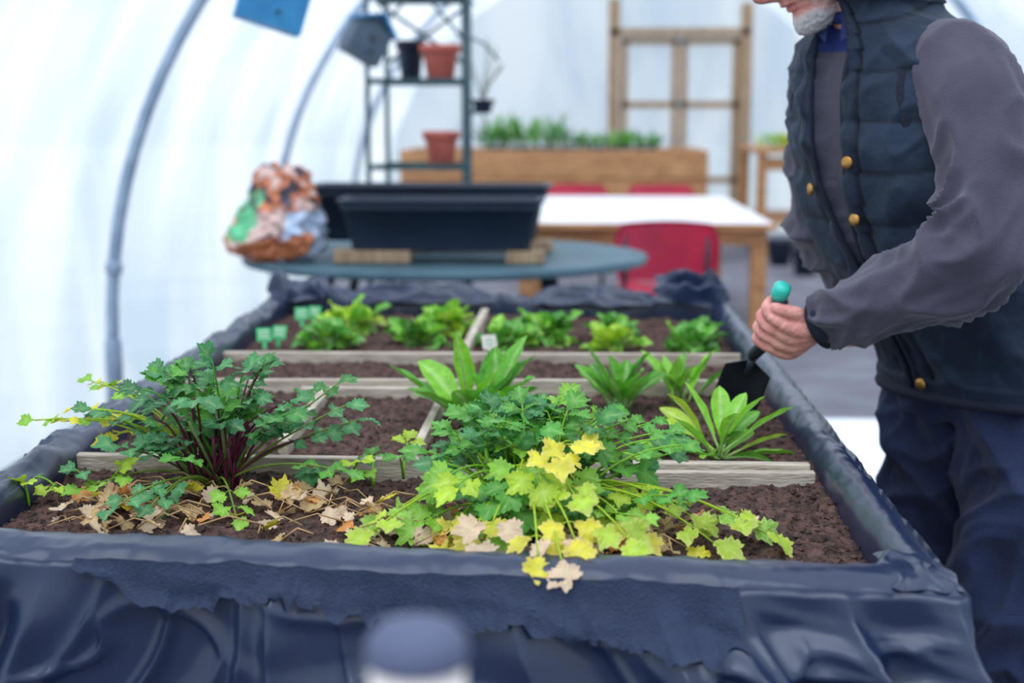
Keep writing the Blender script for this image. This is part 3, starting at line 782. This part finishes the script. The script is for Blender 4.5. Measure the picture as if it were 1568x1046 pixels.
for c,yaw in(((.86,2.54),0),((.76,2.79),0)):
    fd=Vector((-.95,-.3,0)).normalized(); sd=Vector((fd.y,-fd.x,0)); rsn=[]
    for k in range(17):
        t=k/16; L0=lerp(-.09,.20,t); w=.046*(1-.25*abs(2*t-.8)**2.2)*(1 if t<.93 else .7)
        if t==0: w=.03
        h=.10 if t<.4 else lerp(.10,.05,sstep(.4,1,t))
        ring=[]
        for j in range(20):
            a=2*PI*j/20; y=math.copysign(abs(math.cos(a))**.7,math.cos(a))*w; z=h/2+math.copysign(abs(math.sin(a))**.6,math.sin(a))*h/2
            ring.append(Vector((c[0],c[1],0))+fd*L0+sd*y+Vector((0,0,z+.001)))
        rsn.append(ring)
    b.rings(rsn,0); b.tube([(c[0],c[1],.05),(c[0],c[1],.16)],.052,20)
b.build('boots',['boot'],man)
def hand(name,O,A,U0,V0,wrist,hold=True):
    b=MB(); A=A.normalized(); U=(U0-A*U0.dot(A)).normalized(); V=A.cross(U)
    if V.dot(V0)<0: V=-V
    P=lambda u,v,a: O+U*u+V*v+A*a
    for a,th in((.028,.0150),(.010,.0165),(-.010,.0165),(-.028,.0145)):
        b.tube([wrist+A*a*.45,wrist.lerp(P(.035,.026,a),.5)+V*.004,P(.035,.026,a),P(.010,.029,a*1.06),P(-.002,.025,a*1.1)],[.020,.0175,th,th*.88,.0115],16,sub=4)
    b.tube([wrist+(wrist-P(.03,.02,0)).normalized()*.04,wrist,wrist.lerp(P(.03,.022,0),.4)],[.026,.026,.024],20,sub=3,flat=(1.1,.8))
    fl=[1.0,1.08,1.02,.86]
    for i,a in enumerate((.033,.0112,-.0108,-.0315)):
        s=fl[i]; r0=[.0096,.0098,.0093,.0083][i]; da=-.004*(i-1.2)
        b.tube([P(.012,.027,a),P(-.006,.0275,a),P(-.020*s,.0225,a+da*.4),P(-.0300*s,.010,a+da),P(-.0295*s,-.006,a+da),P(-.020*s,-.0195,a+da*.8),P(-.006,-.0235,a+da*.6),P(.004,-.0235,a+da*.6)],[r0*1.0,r0*1.14,r0*.96,r0*1.06,r0*.90,r0*.93,r0*.86,r0*.55],16,sub=4)
    b.tube([wrist.lerp(P(.03,.02,.02),.45)+A*.012,P(.040,.012,.036),P(.024,.012,.048),P(.004,.017,.053),P(-.014,.016,.050),P(-.024,.008,.047)],[.016,.0165,.0130,.0112,.0105,.0068],16,sub=4)
    o=b.build(name,['skin'],man)
    remesh(o,.0017,2,lambda p,n:.0006*nz(p.x*140,p.y*140,p.z*140))
HT=Vector((.352,2.44,1.055)); HB=Vector((.319,2.55,.918)); A=(HT-HB).normalized()
O=Vector((.352,2.470,.990))
hand('left_hand',O,A,Vector((.9,-.35,.1)),Vector((-.2,-.8,-.5)),W+Vector((-.004,.003,-.002)))
O2=Vector((.515,2.655,.975))
hand('right_hand',O2,Vector((.1,-.3,1)),W2-O2,Vector((-.8,.3,0)),W2+Vector((-.004,-.004,0)))
# head
G=(Vector((-.90,-.30,0)).normalized()); pit=ra(30)
HF=G*math.cos(pit)-Vector((0,0,1))*math.sin(pit); HU=Vector((0,0,1))*math.cos(pit)+G*math.sin(pit); HS=HF.cross(HU)
HC=Vector((.395,2.552,1.634))
sk=L((220,152,140)); sk2=L((206,122,116)); bd=L((196,190,190)); hr=L((150,146,146))
b=MB(); n1,n2=110,120; rsn=[];cols=[]
g=lambda x,w: math.exp(-(x/w)**2)
for i in range(n1+1):
    ph=PI*i/n1; ring=[]
    for j in range(n2):
        th=2*PI*j/n2
        u=-math.cos(ph); f=math.sin(ph)*math.cos(th); s=math.sin(ph)*math.sin(th)
        x=f*(.098 if f>0 else .104); y=s*.076; z=u*.122
        if u<0:
            y*=1-.30*(-u)**1.6
            if f<0: x*=1-.45*(-u)**1.3
            else: x*=1-.05*(-u)
        if u<-.6 and f>0: x+=.030*sstep(-.6,-.95,u)
        off=0; col=sk
        if f>0:
            off+=.030*g(s,.13)*g(u+.20,.16)+.014*g(s,.10)*g(u-.0,.22)
            off+=.006*g(abs(s)-.16,.1)*g(u+.26,.07)
            off+=.008*g(u-.20,.09)*g(abs(s)-.3,.35)
            off-=.015*g(abs(s)-.36,.15)*g(u-.04,.10)
            off+=.006*g(abs(s)-.55,.2)*g(u+.15,.15)
            off+=.007*g(s,.26)*(g(u+.50,.035)+g(u+.60,.04))-.007*g(s,.30)*g(u+.55,.022)
            off+=.008*g(s,.22)*g(u+.86,.12)
            if abs(s)<.30 and abs(u+.55)<.075: col=sk2
            col=mixc(col,sk2,.6*g(s,.18)*g(u+.22,.15))
        bm=0
        if f>-.05:
            bm=max(sstep(-.68,-.76,u)*1.0*sstep(.70,.50,abs(s)), .30*sstep(.48,.60,abs(s))*sstep(-.20,-.34,u))
            if abs(s)<.30 and -.63<u<-.48: bm=0
        if bm>.12:
            q=nz(s*24,u*24,f*8); off+=bm*(.005+.004*q+ (.005*sstep(-.7,-.95,u))); col=mixc(col,bd,min(1,bm*1.1)); col=jit(col,random,.12)
        if (u>.45-.15*max(0,-f) or (f<-.12 and u>-.45)) and not(f>.75):
            off+=.007+.004*nz(s*20,u*20,f*20); col=jit(hr,random,.15)
        v=Vector((x,y,z)); nn=Vector((f,s,u)).normalized(); v+=nn*off
        ring.append(HC+HF*v.x+HS*v.y+HU*v.z); cols.append(col)
    rsn.append(ring)
b.rings(rsn,0,cols=cols)
for sg in(-1,1):
    pts=[]
    for q in range(13):
        a=lerp(-2.6,2.3,q/12); pts.append(HC+HS*sg*(.079+.006*math.sin(a*.5+1))+HF*(-.012-.016*math.cos(a)*1.0)+HU*(.004+.030*math.sin(a)))
    b.tube(pts,.0062,8,0,sk2)
    c=HC+HS*sg*.077+HF*-.012; b.lathe(c,[(.001,-.004),(.016,-.003),(.018,.001),(.008,.004),(.001,.002)],16,0,col=sk,R=(HS*sg).to_track_quat('Z','Y').to_matrix(),sy=1.5)
b.tube([Vector((.535,2.585,1.46)),Vector((.50,2.575,1.53)),HC-HU*.05-HF*.03],[.064,.058,.060],28,0,sk,sub=5)
b.build('head',['head'],man)
b=MB()
for sg in(-1,1):
    c=HC+HF*.082+HS*sg*.030+HU*.006; b.sphere(c,.0115,0,10); b.sphere(c+HF*.0085,.0045,1,8)
    b.tube([c+HF*.004+HU*.010-HS*.013,c+HF*.011+HU*.0095,c+HF*.004+HU*.010+HS*.013],.0035,8,2,sub=3)
b.build('eyes',['eye','dark','skin'],man)
b=MB()
cc=Vector((.515,2.575,1.540))
b.tube([cc+F*math.cos(2*PI*k/40)*.070+Rt*math.sin(2*PI*k/40)*.068+Vector((0,0,-.022*math.cos(2*PI*k/40))) for k in range(41)],.012,10,0)
for sg in(-1,1):
    p=cc+F*.078+Rt*sg*.010; b.add([p,p+Rt*sg*.045-F*.02+Vector((0,0,.01)),p+Rt*sg*.035+F*.004-Vector((0,0,.05)),p+Rt*sg*.010+F*.010-Vector((0,0,.065))],[(0,1,2,3)],0)
b.build('shirt_collar',['shirt'],man)
# trowel
b=MB()
b.tube([HT+A*.012,HT+A*.006,HT-A*.012,HT-A*.02],[.009,.0155,.0155,.013],20,1)
b.tube([HT-A*.014,O+A*.02,O,O-A*.03,HB+A*.01,HB],[.013,.0125,.0135,.0125,.0115,.009],20,0)
tip=Vector((.285,2.645,.778)); sh0=HB; d=(tip-sh0).normalized()
b.tube([sh0,sh0+d*.02+Vector((0,0,-.004)),sh0+d*.045],[.0085,.0065,.008],12,0)
sd=d.cross(Vector((0,-1,.3))).normalized(); up=sd.cross(d); n=18; vs=[]
for i in range(n+1):
    t=i/n; w=.043*(sstep(-.06,.12,t))*(1-.9*sstep(.66,1.02,t)**1.4); p=sh0+d*(.010+.157*t)
    for j in range(13):
        e=(j-6)/6; vs.append(p+sd*e*w+up*(.016*(e*e-.5)*min(1,w/.03)))
N=len(vs); vs2=[v-up*.0018 for v in vs]; fs=[]
for i in range(n):
    for j in range(12):
        k=i*13+j; fs.append((k,k+1,k+14,k+13)); fs.append((N+k,N+k+13,N+k+14,N+k+1))
for i in range(n): fs.append((i*13,(i+1)*13,N+(i+1)*13,N+i*13)); fs.append((i*13+12,N+i*13+12,N+(i+1)*13+12,(i+1)*13+12))
b.add(vs+vs2,fs,0)
b.build('hand_trowel',['dark','turq'])

# ------------------------------------------------ world, sun, camera
w=bpy.data.worlds.new('World'); scene.world=w; w.use_nodes=True; nt=w.node_tree; N=nt.nodes; K=nt.links
bg=N['Background']; tc=N.new('ShaderNodeTexCoord'); sp=N.new('ShaderNodeSeparateXYZ'); r=N.new('ShaderNodeValToRGB')
K.new(tc.outputs['Generated'],sp.inputs[0]); K.new(sp.outputs['Z'],r.inputs[0])
r.color_ramp.elements[0].position=0.0; r.color_ramp.elements[0].color=(.78,.86,.95,1)
r.color_ramp.elements[1].position=.7; r.color_ramp.elements[1].color=(1.0,1.0,1.0,1)
K.new(r.outputs[0],bg.inputs['Color']); bg.inputs['Strength'].default_value=0.97
sd_=bpy.data.lights.new('sun','SUN'); sd_.energy=5.4; sd_.angle=ra(55); sd_.color=(.99,.99,1)
so=bpy.data.objects.new('sun',sd_); scene.collection.objects.link(so); so.rotation_euler=(ra(24),ra(-10),0)
cam=bpy.data.cameras.new('camera'); co=bpy.data.objects.new('camera',cam); scene.collection.objects.link(co)
co.location=(0,0,1.35); co.rotation_euler=(ra(90-9.03),0,ra(2.6)); cam.lens=50; cam.sensor_width=36
cam.dof.use_dof=True; cam.dof.focus_distance=2.05; cam.dof.aperture_fstop=2.8; cam.clip_start=.02
scene.camera=co
